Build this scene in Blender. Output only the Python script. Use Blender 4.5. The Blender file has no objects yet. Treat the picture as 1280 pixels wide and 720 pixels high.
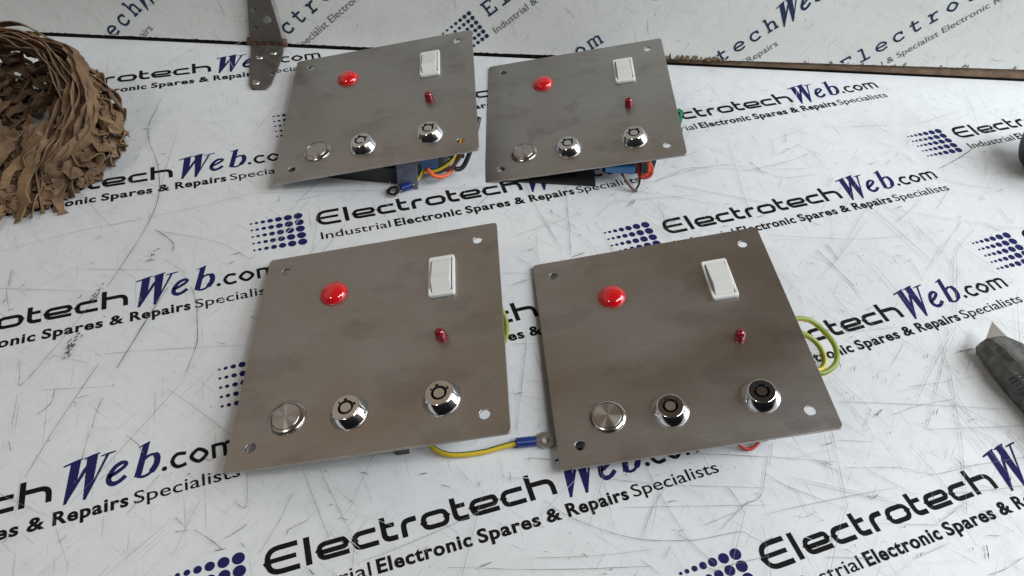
import bpy, bmesh, math, random
from mathutils import Vector, Matrix
random.seed(11)
S = bpy.context.scene
COL = S.collection
MM = 0.001
def rgb(r, g, b): return (r, g, b, 1.0)

# ------------------------------------------------------------------ camera
CAM_H = 359.5
Mr = ((0.99547402, 0.0950341, 0.0), (0.07332339, -0.76805602, 0.63617107), (0.06045795, -0.63329177, -0.77154804))
cd = bpy.data.cameras.new('camera')
cd.sensor_width = 36.0
cd.lens = 36.0 * 880.0 / 1280.0
cd.clip_start = 0.01
cd.clip_end = 50.0
cam = bpy.data.objects.new('camera', cd)
COL.objects.link(cam)
R = Matrix(((Mr[0][0], -Mr[0][1], -Mr[0][2]), (Mr[1][0], -Mr[1][1], -Mr[1][2]), (Mr[2][0], -Mr[2][1], -Mr[2][2]))).to_4x4()
cam.matrix_world = Matrix.Translation((0, 0, CAM_H * MM)) @ R
S.camera = cam

# ------------------------------------------------------------------ room light
W = bpy.data.worlds.new('World')
S.world = W
W.use_nodes = True
nt = W.node_tree
bg = nt.nodes['Background']
tc = nt.nodes.new('ShaderNodeTexCoord')
sp = nt.nodes.new('ShaderNodeSeparateXYZ')
rp = nt.nodes.new('ShaderNodeValToRGB')
nt.links.new(tc.outputs['Generated'], sp.inputs[0])
nt.links.new(sp.outputs['Z'], rp.inputs['Fac'])
el = rp.color_ramp.elements
el[0].position = 0.0; el[0].color = rgb(0.05, 0.048, 0.046)
el[1].position = 1.0; el[1].color = rgb(0.12, 0.095, 0.07)
for p, c in ((0.28, (0.15, 0.155, 0.16)), (0.55, (0.36, 0.35, 0.335)), (0.70, (0.42, 0.31, 0.205)), (0.88, (0.19, 0.145, 0.10))):
    e = el.new(p); e.color = rgb(*c)
rq = nt.nodes.new('ShaderNodeValToRGB')      # the room is dark behind the photographer
nt.links.new(sp.outputs['Y'], rq.inputs['Fac'])
mp = nt.nodes.new('ShaderNodeMath'); mp.operation = 'MULTIPLY_ADD'; mp.inputs[1].default_value = 0.5; mp.inputs[2].default_value = 0.5
nt.links.new(sp.outputs['Y'], mp.inputs[0]); nt.links.new(mp.outputs[0], rq.inputs['Fac'])
q = rq.color_ramp.elements
q[0].position = 0.18; q[0].color = rgb(0.10, 0.10, 0.10)
q[1].position = 0.42; q[1].color = rgb(1, 1, 1)
mu = nt.nodes.new('ShaderNodeMixRGB'); mu.blend_type = 'MULTIPLY'; mu.inputs[0].default_value = 1.0
nt.links.new(rp.outputs['Color'], mu.inputs[1]); nt.links.new(rq.outputs['Color'], mu.inputs[2])
rx = nt.nodes.new('ShaderNodeValToRGB')      # and lighter towards the left of the room than overhead
mx = nt.nodes.new('ShaderNodeMath'); mx.operation = 'MULTIPLY_ADD'; mx.inputs[1].default_value = 0.5; mx.inputs[2].default_value = 0.5
nt.links.new(sp.outputs['X'], mx.inputs[0]); nt.links.new(mx.outputs[0], rx.inputs['Fac'])
x_ = rx.color_ramp.elements
x_[0].position = 0.20; x_[0].color = rgb(1.15, 1.15, 1.15)
x_[1].position = 0.50; x_[1].color = rgb(0.55, 0.56, 0.58)
mu2 = nt.nodes.new('ShaderNodeMixRGB'); mu2.blend_type = 'MULTIPLY'; mu2.inputs[0].default_value = 1.0
nt.links.new(mu.outputs[0], mu2.inputs[1]); nt.links.new(rx.outputs['Color'], mu2.inputs[2])
nt.links.new(mu2.outputs[0], bg.inputs['Color'])
bg.inputs['Strength'].default_value = 1.0

def area(name, loc, target, sx, sy, power, color):
    l = bpy.data.lights.new(name, 'AREA')
    l.shape = 'RECTANGLE'; l.size = sx; l.size_y = sy
    l.energy = power; l.color = color
    o = bpy.data.objects.new(name, l); COL.objects.link(o)
    o.location = loc
    o.rotation_euler = (Vector(target) - Vector(loc)).to_track_quat('-Z', 'Y').to_euler()
    return o
area('window_light', (1.20, 0.42, 0.72), (0.15, 0.40, 0.0), 0.8, 0.8, 16.2, (0.89, 0.955, 1.0))
area('overhead_fill_light', (0.98, -0.18, 1.52), (0.1, 0.36, 0.0), 1.0, 0.4, 15.4, (0.97, 0.99, 1.0))  # added overhead fill for bench and board, kept clear of the plates' reflections
area('far_lamp_light', (-0.70, -0.30, 1.1), (0.0, 0.3, 0.0), 0.16, 0.16, 2.4, (1.0, 0.98, 0.95))

S.view_settings.view_transform = 'Standard'
S.view_settings.look = 'None'
S.view_settings.gamma = 1.0
S.view_settings.exposure = 0.0

# ------------------------------------------------------------------ materials
def mat(name, color, rough=0.5, metal=0.0, **kw):
    m = bpy.data.materials.new(name)
    m.use_nodes = True
    b = m.node_tree.nodes['Principled BSDF']
    b.inputs['Base Color'].default_value = rgb(*color)
    b.inputs['Roughness'].default_value = rough
    b.inputs['Metallic'].default_value = metal
    for k, v in kw.items():
        b.inputs[k.replace('_', ' ')].default_value = v
    return m
def nodes(m): return m.node_tree.nodes, m.node_tree.links, m.node_tree.nodes['Principled BSDF']
def noise(m, scale, detail=4, rough=0.6, stretch=None, obj=True, offset=None):
    n, l, b = nodes(m)
    t = n.new('ShaderNodeTexCoord')
    mp = n.new('ShaderNodeMapping')
    if stretch: mp.inputs['Scale'].default_value = stretch
    if offset: mp.inputs['Location'].default_value = offset
    x = n.new('ShaderNodeTexNoise')
    x.inputs['Scale'].default_value = scale; x.inputs['Detail'].default_value = detail; x.inputs['Roughness'].default_value = rough
    l.new(t.outputs['Object'], mp.inputs['Vector']); l.new(mp.outputs[0], x.inputs['Vector'])
    return x
def ramp(m, src, stops):
    n, l, b = nodes(m)
    r = n.new('ShaderNodeValToRGB'); l.new(src, r.inputs['Fac'])
    e = r.color_ramp.elements
    e[0].position, e[0].color = stops[0][0], rgb(*stops[0][1])
    e[1].position, e[1].color = stops[-1][0], rgb(*stops[-1][1])
    for p, c in stops[1:-1]:
        k = e.new(p); k.color = rgb(*c)
    return r.outputs['Color']
def mix(m, fac, a, b_, mode='MIX'):
    n, l, b = nodes(m)
    x = n.new('ShaderNodeMixRGB'); x.blend_type = mode
    for s, v in ((0, fac), (1, a), (2, b_)):
        if hasattr(v, 'links'): l.new(v, x.inputs[s])
        else: x.inputs[s].default_value = v if s == 0 else rgb(*v)
    return x.outputs[0]
def bump(m, src, strength, dist=0.001):
    n, l, b = nodes(m)
    x = n.new('ShaderNodeBump'); x.inputs['Strength'].default_value = strength; x.inputs['Distance'].default_value = dist
    l.new(src, x.inputs['Height']); l.new(x.outputs[0], b.inputs['Normal'])

def g3(v): return (v, v, v)
# worn white laminate sheet
def laminate(name, base, dirt_amt, tint):
    m = mat(name, base, 0.42)
    n, l, b = nodes(m)
    big = noise(m, 5.0, 5, 0.65)
    c1 = ramp(m, big.outputs['Fac'], [(0.30, tuple(x * (1 - dirt_amt) for x in base)), (0.62, base)])
    fine = noise(m, 90.0, 6, 0.75)
    f2 = ramp(m, fine.outputs['Fac'], [(0.30, tint), (0.52, (1, 1, 1))])
    c2 = mix(m, 0.5, c1, f2, 'MULTIPLY')
    speck = noise(m, 420.0, 2, 0.5)
    f3 = ramp(m, speck.outputs['Fac'], [(0.27, g3(0.35)), (0.325, g3(1.0))])
    gate = noise(m, 14.0, 3, 0.6, offset=(3, 7, 1))
    fg = ramp(m, gate.outputs['Fac'], [(0.45, g3(0.0)), (0.68, g3(0.85))])
    c3 = mix(m, fg, c2, mix(m, 1.0, c2, f3, 'MULTIPLY'))
    # hairline rub marks running several ways
    for ang, sc, off in ((0.5, 30, 0), (2.1, 34, 5), (1.2, 26, 9)):
        t = n.new('ShaderNodeTexCoord'); mp = n.new('ShaderNodeMapping')
        mp.inputs['Rotation'].default_value = (0, 0, ang); mp.inputs['Location'].default_value = (off, off, 0)
        mp2 = n.new('ShaderNodeMapping'); mp2.inputs['Scale'].default_value = (1.0, 26.0, 1.0)
        x = n.new('ShaderNodeTexNoise'); x.inputs['Scale'].default_value = sc; x.inputs['Detail'].default_value = 3
        l.new(t.outputs['Object'], mp.inputs[0]); l.new(mp.outputs[0], mp2.inputs[0]); l.new(mp2.outputs[0], x.inputs['Vector'])
        f = ramp(m, x.outputs['Fac'], [(0.29, g3(0.66)), (0.35, g3(1.0))])
        c3 = mix(m, 0.75, c3, f, 'MULTIPLY')
    l.new(c3, b.inputs['Base Color'])
    rr = ramp(m, fine.outputs['Fac'], [(0.3, g3(0.55)), (0.7, g3(0.36))])
    l.new(rr, b.inputs['Roughness'])
    bump(m, fine.outputs['Fac'], 0.12, 0.0004)
    return m
M_BENCH = laminate('worn_white_bench', (0.66, 0.675, 0.69), 0.13, (0.80, 0.80, 0.79))
M_BOARD = laminate('worn_white_board', (0.70, 0.71, 0.685), 0.12, (0.82, 0.81, 0.77))
M_INK = mat('black_ink', (0.008, 0.008, 0.009), 0.75, Specular_IOR_Level=0.08)
M_BLUE = mat('blue_ink', (0.016, 0.016, 0.085), 0.75, Specular_IOR_Level=0.08)
M_NAVY = mat('navy_ink', (0.025, 0.04, 0.085), 0.75, Specular_IOR_Level=0.08)
M_GREYINK = mat('grey_ink', (0.10, 0.11, 0.12), 0.5)
M_SCR = mat('scratch', (0.16, 0.16, 0.155), 0.7)
M_SCRD = mat('deep_scratch', (0.07, 0.07, 0.07), 0.7)
for mm_ in (M_INK, M_BLUE, M_NAVY):
    x = noise(mm_, 260.0, 3, 0.6)
    b0 = tuple(mm_.node_tree.nodes['Principled BSDF'].inputs['Base Color'].default_value)[:3]
    c = ramp(mm_, x.outputs['Fac'], [(0.68, b0), (0.78, (0.22, 0.22, 0.23))])
    mm_.node_tree.links.new(c, mm_.node_tree.nodes['Principled BSDF'].inputs['Base Color'])

def steel():
    m = mat('brushed_steel', (0.45, 0.43, 0.41), 0.4, 1.0)
    n, l, b = nodes(m)
    oi = n.new('ShaderNodeObjectInfo')
    def on(scale, detail, stretch=None):
        t = n.new('ShaderNodeTexCoord'); ad = n.new('ShaderNodeVectorMath'); ad.operation = 'ADD'
        ml = n.new('ShaderNodeMath'); ml.operation = 'MULTIPLY'; ml.inputs[1].default_value = 7.0
        l.new(oi.outputs['Random'], ml.inputs[0]); l.new(t.outputs['Object'], ad.inputs[0]); l.new(ml.outputs[0], ad.inputs[1])
        mp = n.new('ShaderNodeMapping'); l.new(ad.outputs[0], mp.inputs[0])
        if stretch: mp.inputs['Scale'].default_value = stretch
        x = n.new('ShaderNodeTexNoise'); x.inputs['Scale'].default_value = scale; x.inputs['Detail'].default_value = detail
        l.new(mp.outputs[0], x.inputs['Vector']); return x.outputs['Fac']
    smear = on(14, 5, (1, 1.5, 1)); wipe = on(30, 4, (1, 1.6, 1)); grain = on(110, 5, (1, 60, 1)); fine = on(900, 2)
    c = ramp(m, smear, [(0.33, (0.41, 0.38, 0.35)), (0.5, (0.445, 0.424, 0.402)), (0.66, (0.475, 0.462, 0.45))])
    c = mix(m, 0.55, c, ramp(m, wipe, [(0.37, (0.80, 0.80, 0.81)), (0.41, (0.90, 0.90, 0.90)), (0.45, (1, 1, 1))]), 'MULTIPLY')
    c = mix(m, 0.5, c, ramp(m, grain, [(0.3, g3(0.75)), (0.6, g3(1.0))]), 'MULTIPLY')
    c = mix(m, 0.25, c, ramp(m, fine, [(0.35, g3(0.7)), (0.6, g3(1.0))]), 'MULTIPLY')
    pr = on(46, 2); prg = on(9, 2, (1, 1.3, 1))
    k1 = ramp(m, pr, [(0.60, g3(0.0)), (0.66, g3(1.0))]); k2 = ramp(m, prg, [(0.50, g3(0.0)), (0.60, g3(1.0))])
    c = mix(m, mix(m, 1.0, k1, k2, 'MULTIPLY'), c, mix(m, 1.0, c, (0.87, 0.865, 0.86), 'MULTIPLY'))
    sc = on(24, 3, (2.0, 40, 1))
    c = mix(m, 0.5, c, ramp(m, sc, [(0.66, g3(1.0)), (0.72, g3(1.28))]), 'MULTIPLY')
    l.new(c, b.inputs['Base Color'])
    l.new(ramp(m, smear, [(0.33, g3(0.34)), (0.66, g3(0.44))]), b.inputs['Roughness'])
    bump(m, grain, 0.09, 0.0003)
    return m
M_STEEL = steel()
M_EDGE = mat('cut_steel_edge', (0.5, 0.49, 0.47), 0.35, 1.0)
M_CHROME = mat('chrome', (0.80, 0.80, 0.81), 0.10, 1.0)
M_FACE = mat('satin_chrome_face', (0.62, 0.61, 0.60), 0.28, 1.0)
M_DARKFACE = mat('dark_chrome_face', (0.30, 0.285, 0.27), 0.2, 1.0)
M_BLACKFACE = mat('black_lock_face', (0.025, 0.021, 0.02), 0.16)
M_HOLE = mat('keyway_black', (0.004, 0.004, 0.004), 0.8)
M_SPUN = mat('spun_steel', (0.50, 0.48, 0.46), 0.33, 1.0)
n_, l_, b_ = nodes(M_SPUN)
tg = n_.new('ShaderNodeTangent'); tg.direction_type = 'RADIAL'; tg.axis = 'Z'
l_.new(tg.outputs[0], b_.inputs['Tangent']); b_.inputs['Anisotropic'].default_value = 0.9; b_.inputs['Anisotropic Rotation'].default_value = 0.25
M_BEZEL = mat('polished_bezel', (0.52, 0.50, 0.47), 0.17, 1.0)
M_RED = mat('red_lens', (0.58, 0.005, 0.010), 0.04, Subsurface_Weight=0.08, Coat_Weight=1.0)
M_RED.node_tree.nodes['Principled BSDF'].inputs['Subsurface Radius'].default_value = (0.004, 0.0005, 0.0005)
M_REDRIM = mat('red_rim', (0.45, 0.05, 0.045), 0.25)
M_LED = mat('dark_red_led', (0.19, 0.003, 0.010), 0.08, Coat_Weight=0.5)
M_WHITE = mat('white_plastic', (0.74, 0.75, 0.73), 0.30)
M_WHITE2 = mat('white_rocker_plastic', (0.70, 0.71, 0.69), 0.36)
M_BLACKP = mat('black_plastic', (0.014, 0.014, 0.015), 0.45)
M_DGREY = mat('dark_grey_plastic', (0.05, 0.05, 0.055), 0.5)
M_RELAY = mat('translucent_blue_plastic', (0.16, 0.19, 0.27), 0.15, Transmission_Weight=0.35)
M_BLUEBOX = mat('blue_plastic', (0.03, 0.13, 0.30), 0.3)
M_PALEBOX = mat('pale_plastic', (0.55, 0.58, 0.62), 0.35)
M_BLUECR = mat('blue_crimp_sleeve', (0.012, 0.03, 0.17), 0.25)
M_TIN = mat('tinned_copper', (0.55, 0.54, 0.53), 0.3, 1.0)
M_YEL = mat('yellow_insulation', (0.60, 0.42, 0.02), 0.38)
M_GRN = mat('green_insulation', (0.03, 0.09, 0.025), 0.4)
M_OLV = mat('olive_green_insulation', (0.20, 0.27, 0.03), 0.4)
M_ORG = mat('orange_insulation', (0.80, 0.13, 0.04), 0.4)
M_REDW = mat('red_insulation', (0.55, 0.05, 0.03), 0.4)
M_BLKW = mat('black_insulation', (0.01, 0.01, 0.01), 0.4)
M_BRNW = mat('brown_insulation', (0.10, 0.05, 0.03), 0.45)
M_GREENP = mat('green_connector', (0.0, 0.17, 0.075), 0.35)
def rusty(name, base, rust, lo, hi, scale):
    m = mat(name, base, 0.5, 0.75)
    n, l, b = nodes(m)
    x = noise(m, scale, 6, 0.7)
    l.new(ramp(m, x.outputs['Fac'], [(lo, base), (hi, rust)]), b.inputs['Base Color'])
    l.new(ramp(m, x.outputs['Fac'], [(lo, g3(0.7)), (hi, g3(0.1))]), b.inputs['Metallic'])
    l.new(ramp(m, x.outputs['Fac'], [(lo, g3(0.42)), (hi, g3(0.85))]), b.inputs['Roughness'])
    bump(m, x.outputs['Fac'], 0.4, 0.0006)
    return m
M_HINGE = rusty('weathered_hinge', (0.15, 0.14, 0.13), (0.085, 0.06, 0.045), 0.46, 0.66, 90)
M_PIN = rusty('rusty_pin', (0.16, 0.10, 0.075), (0.13, 0.055, 0.03), 0.35, 0.6, 120)
def wood(name, a, b2, scale, st):
    m = mat(name, a, 0.85)
    n, l, b = nodes(m)
    x = noise(m, scale, 6, 0.7, stretch=st)
    l.new(ramp(m, x.outputs['Fac'], [(0.3, b2), (0.62, a)]), b.inputs['Base Color'])
    bump(m, x.outputs['Fac'], 0.8, 0.001)
    return m
M_CHIP = wood('chipboard_core', (0.27, 0.185, 0.12), (0.10, 0.065, 0.04), 110, (0.45, 1, 1))
M_CARD = wood('brown_cardboard', (0.215, 0.132, 0.072), (0.080, 0.046, 0.025), 60, None)
M_CARDL = wood('pale_cardboard', (0.27, 0.165, 0.085), (0.12, 0.07, 0.036), 60, None)
M_GAPSHADE = mat('gap_shade', (0.01, 0.009, 0.008), 0.9)  # near-black colour standing for shade in the gap behind the bench
M_KNIFE = mat('grey_knife_body', (0.065, 0.066, 0.062), 0.42, 0.35)
x = noise(M_KNIFE, 140, 4, 0.6)
M_KNIFE.node_tree.links.new(ramp(M_KNIFE, x.outputs['Fac'], [(0.35, (0.05, 0.05, 0.047)), (0.7, (0.17, 0.17, 0.16))]), M_KNIFE.node_tree.nodes['Principled BSDF'].inputs['Base Color'])
M_BLADE = mat('blade_steel', (0.62, 0.58, 0.52), 0.33, 1.0)

# ------------------------------------------------------------------ mesh helpers (all in millimetres)
def link(name, bm, mats, parent=None, smooth=False, matrix=None):
    me = bpy.data.meshes.new(name)
    for v in bm.verts: v.co *= MM
    bm.normal_update()
    bm.to_mesh(me); bm.free()
    return link_mesh(name, me, mats, parent, smooth, matrix)
def link_mesh(name, me, mats, parent=None, smooth=False, matrix=None):
    if not isinstance(mats, (list, tuple)): mats = [mats]
    if not me.materials:
        for m in mats: me.materials.append(m)
    if smooth:
        for p in me.polygons: p.use_smooth = True
        if smooth != 'all':
            try: me.set_sharp_from_angle(angle=math.radians(38))
            except Exception: pass
    o = bpy.data.objects.new(name, me); COL.objects.link(o)
    if parent: o.parent = parent
    if matrix is not None: o.matrix_local = matrix
    return o
def empty(name, matrix):
    o = bpy.data.objects.new(name, None); COL.objects.link(o)
    o.empty_display_size = 0.02; o.matrix_world = matrix
    return o
def tag(o, label, cat, group=None):
    o['label'] = label; o['category'] = cat
    if group: o['group'] = group
def T(x, y, z): return Matrix.Translation((x * MM, y * MM, z * MM))
def box(bm, c, s, rot=None, bev=0.0, mi=0, taper=1.0):
    vs = []
    for k in (-1, 1):
        t = taper if k > 0 else 1.0
        for a, b in ((-1, -1), (1, -1), (1, 1), (-1, 1)):
            p = Vector((a * s[0] / 2 * t, b * s[1] / 2 * t, k * s[2] / 2))
            if rot: p = rot @ p
            vs.append(bm.verts.new(p + Vector(c)))
    fs = [bm.faces.new([vs[i] for i in f]) for f in ((3, 2, 1, 0), (4, 5, 6, 7), (0, 1, 5, 4), (1, 2, 6, 5), (2, 3, 7, 6), (3, 0, 4, 7))]
    for f in fs: f.material_index = mi
    if bev:
        es = list({e for f in fs for e in f.edges})
        r = bmesh.ops.bevel(bm, geom=es, offset=bev, segments=2, profile=0.7, affect='EDGES')
        for f in r['faces']: f.material_index = mi
    return vs
def lathe(bm, prof, seg=40, c=(0, 0, 0), mi=0, mis=None):
    rings = []
    for r, z in prof:
        if r < 1e-6: rings.append([bm.verts.new((c[0], c[1], c[2] + z))])
        else: rings.append([bm.verts.new((c[0] + r * math.cos(2 * math.pi * k / seg), c[1] + r * math.sin(2 * math.pi * k / seg), c[2] + z)) for k in range(seg)])
    for i in range(len(rings) - 1):
        a, b = rings[i], rings[i + 1]
        for k in range(seg):
            k2 = (k + 1) % seg
            if len(a) == 1 and len(b) == 1: continue
            if len(a) == 1: f = bm.faces.new((a[0], b[k2], b[k]))
            elif len(b) == 1: f = bm.faces.new((a[k], a[k2], b[0]))
            else: f = bm.faces.new((a[k], a[k2], b[k2], b[k]))
            f.material_index = mis[i] if mis else mi
def catmull(pts, n=8, closed=False):
    pts = [Vector(p) for p in pts]; out = []
    N = len(pts)
    rng = range(N if closed else N - 1)
    for i in rng:
        if closed: p0, p1, p2, p3 = pts[i - 1], pts[i], pts[(i + 1) % N], pts[(i + 2) % N]
        else: p0, p1, p2, p3 = pts[max(i - 1, 0)], pts[i], pts[i + 1], pts[min(i + 2, N - 1)]
        for k in range(n):
            t = k / n
            out.append(0.5 * ((2 * p1) + (p2 - p0) * t + (2 * p0 - 5 * p1 + 4 * p2 - p3) * t * t + (3 * p1 - p0 - 3 * p2 + p3) * t ** 3))
    if not closed: out.append(pts[-1])
    return out
def tube(bm, pts, r, seg=10, stripe=None, n=8, twist=0.0):
    P = catmull(pts, n); rings = []
    up = Vector((0.13, 0.21, 0.97))
    for i, p in enumerate(P):
        t = (P[min(i + 1, len(P) - 1)] - P[max(i - 1, 0)]).normalized()
        a = t.cross(up).normalized(); b = a.cross(t)
        rings.append([bm.verts.new(p + a * r * math.cos(2 * math.pi * k / seg + twist * i) + b * r * math.sin(2 * math.pi * k / seg + twist * i)) for k in range(seg)])
    for i in range(len(rings) - 1):
        for k in range(seg):
            f = bm.faces.new((rings[i][k], rings[i][(k + 1) % seg], rings[i + 1][(k + 1) % seg], rings[i + 1][k]))
            if stripe and stripe[0] <= k < stripe[1]: f.material_index = 1
    bm.faces.new(rings[0][::-1]); bm.faces.new(rings[-1])
def circle_pts(r, n=24, c=(0, 0)): return [(c[0] + r * math.cos(2 * math.pi * k / n), c[1] + r * math.sin(2 * math.pi * k / n)) for k in range(n)]
def rrect(w, h, r, seg=5):
    out = []
    for cx, cy, a0 in ((w / 2 - r, h / 2 - r, 0), (-w / 2 + r, h / 2 - r, 90), (-w / 2 + r, -h / 2 + r, 180), (w / 2 - r, -h / 2 + r, 270)):
        for k in range(seg + 1):
            a = math.radians(a0 + 90 * k / seg); out.append((cx + r * math.cos(a), cy + r * math.sin(a)))
    return out
def plate_mesh(name, loops, thick, bevel=0.0):
    cu = bpy.data.curves.new('tmp', 'CURVE'); cu.dimensions = '2D'; cu.fill_mode = 'BOTH'
    cu.extrude = (thick / 2 - bevel) * MM; cu.bevel_depth = bevel * MM; cu.bevel_resolution = 1; cu.offset = -bevel * MM
    for lp in loops:
        s = cu.splines.new('POLY'); s.points.add(len(lp) - 1); s.use_cyclic_u = True
        for p, q in zip(s.points, lp): p.co = (q[0] * MM, q[1] * MM, 0, 1)
    return curve_mesh(cu, name)
def curve_mesh(cu, name):
    o = bpy.data.objects.new('tmp', cu); COL.objects.link(o)
    dg = bpy.context.evaluated_depsgraph_get()
    me = bpy.data.meshes.new_from_object(o.evaluated_get(dg)); me.name = name
    bpy.data.objects.remove(o); bpy.data.curves.remove(cu)
    me.materials.clear()
    return me

# ------------------------------------------------------------------ printed lettering
class Ink:                                  # flat printed marks; every stroke a hair above the last so none coincide
    def __init__(self): self.bm = bmesh.new(); self.n = 0
    def z(self): self.n += 1; return 0.0011 * self.n
    def ribbon(self, pts, w, mi=0, closed=False, caps=True):
        pts = [Vector((p[0], p[1])) for p in pts]; N = len(pts)
        ws = w if isinstance(w, (list, tuple)) else [w] * N
        z = self.z(); L = []
        for i in range(N):
            a = pts[i - 1] if (i or closed) else None
            c = pts[(i + 1) % N] if (i < N - 1 or closed) else None
            d1 = (pts[i] - a).normalized() if a is not None else None
            d2 = (c - pts[i]).normalized() if c is not None else None
            d = (d1 + d2).normalized() if d1 is not None and d2 is not None else (d1 or d2)
            nrm = Vector((-d.y, d.x))
            k = 1.0
            if d1 is not None and d2 is not None: k = 1.0 / max(0.6, d.dot(d1))
            h = nrm * ws[i] / 2 * k
            L.append((self.bm.verts.new((*(pts[i] + h), z)), self.bm.verts.new((*(pts[i] - h), z))))
        for i in range(N if closed else N - 1):
            a, b = L[i], L[(i + 1) % N]
            f = self.bm.faces.new((a[1], b[1], b[0], a[0])); f.material_index = mi
    def poly(self, pts, mi=0):
        z = self.z()
        f = self.bm.faces.new([self.bm.verts.new((p[0], p[1], z)) for p in pts]); f.material_index = mi
        if f.calc_area() and f.normal.z < 0: f.normal_flip()
    def mesh(self, me, M, mi=0):            # a text mesh in mm
        z = self.z(); vs = [self.bm.verts.new((*(M @ Vector((v.co.x, v.co.y))), z)) for v in me.vertices]
        for p in me.polygons:
            try:
                f = self.bm.faces.new([vs[i] for i in p.vertices]); f.material_index = mi
            except ValueError: pass
def rpath(pts, r, seg=5, closed=False):
    pts = [Vector(p) for p in pts]; N = len(pts); out = []
    for i, p in enumerate(pts):
        if not closed and i in (0, N - 1): out.append(p); continue
        a, b = pts[i - 1] - p, pts[(i + 1) % N] - p
        rr = min(r, a.length / 2, b.length / 2)
        p0, p2 = p + a.normalized() * rr, p + b.normalized() * rr
        for k in range(seg + 1):
            t = k / seg; t2 = t
            out.append(p0 * (1 - t2) ** 2 * 1.0 + p * 2 * t2 * (1 - t2) + p2 * t2 ** 2)
    return out
TXT = {}
def text_mesh(s, bold):
    if (s, bold) not in TXT:
        cu = bpy.data.curves.new('tmp', 'FONT'); cu.body = s; cu.size = 10.0
        cu.offset = bold; cu.space_character = 1.0 + bold * 0.35; cu.resolution_u = 4
        TXT[(s, bold)] = curve_mesh(cu, 'tmp_text')
    return TXT[(s, bold)]
def put_text(ink, s, x0, x1, y0, capheight, bold, mi):
    me = text_mesh(s, bold)
    xs = [v.co.x for v in me.vertices]; a, b = min(xs), max(xs)
    sx = (x1 - x0) / (b - a); sy = capheight / 7.3
    class A:
        def __matmul__(self, v): return (x0 + (v.x - a) * sx, y0 + v.y * sy)
    ink.mesh(me, A(), mi)

def italic_web(ink, x, mi, s=1.0, y=0.0, lean=0.0):
    def q(pts): return [(x + (px + lean * py) * s, y + py * s) for px, py in pts]
    def rb(pts, w): ink.ribbon(q(pts), [k * s for k in w] if isinstance(w, (list, tuple)) else w * s, mi)
    ink.poly(q([(3.3, 18.8), (8.2, 19.6), (6.4, 6), (1.9, -4.0), (0.5, -4.0)]), mi)        # first heavy stroke
    ink.poly(q([(1.7, -4), (0.7, -4), (9.2, 13.4), (12.2, 17.5), (12.0, 14.5)]), mi)         # rising hairline
    ink.poly(q([(11.0, 19.8), (16.4, 20.6), (14.6, 6.5), (11.2, -4.0), (9.7, -4.0)]), mi)   # second heavy stroke
    ink.poly(q([(11.0, -4), (10.1, -4), (20.3, 19.0), (21.8, 19.0)]), mi)                     # second hairline
    rb([(-0.2, 17.9), (5.2, 19.2), (9.0, 20.2)], [1.0, 1.3, 0.8])
    rb([(9.6, 19.6), (14, 20.6), (17.4, 21.2)], [0.8, 1.2, 0.8])
    rb([(17.6, 19.0), (21.5, 19.5), (25.2, 19.9)], [0.6, 1.2, 0.7])
    rb(catmull([(21.6, 5.4), (25.5, 6.9), (29.6, 9.6), (30.0, 11.4), (28.2, 12.0), (25.0, 10.4), (22.4, 6.6), (21.8, 3.0), (23.6, 0.9), (26.8, 1.4), (30.0, 3.8)], 5),
       [1.0 + 0.1 * 0 + (1.9 if 30 <= i <= 42 else 1.2 if i < 20 else 1.5) * 0.9 for i in range(51)])
    ink.poly(q([(38.6, 19.2), (42.3, 20.6), (37.6, 1.6), (34.0, 1.2)]), mi)
    rb([(36.6, 18.6), (39.5, 19.4), (42.2, 20.5)], [0.6, 1.1, 0.9])
    rb(catmull([(37.6, 8.6), (40.4, 11.6), (43.6, 12.4), (45.6, 10.4), (45.0, 6.0), (42.0, 2.0), (38.6, 0.6), (35.4, 1.6)], 5),
       [1.3 + (1.9 if 12 <= i <= 24 else 0.3) for i in range(36)])

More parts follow.
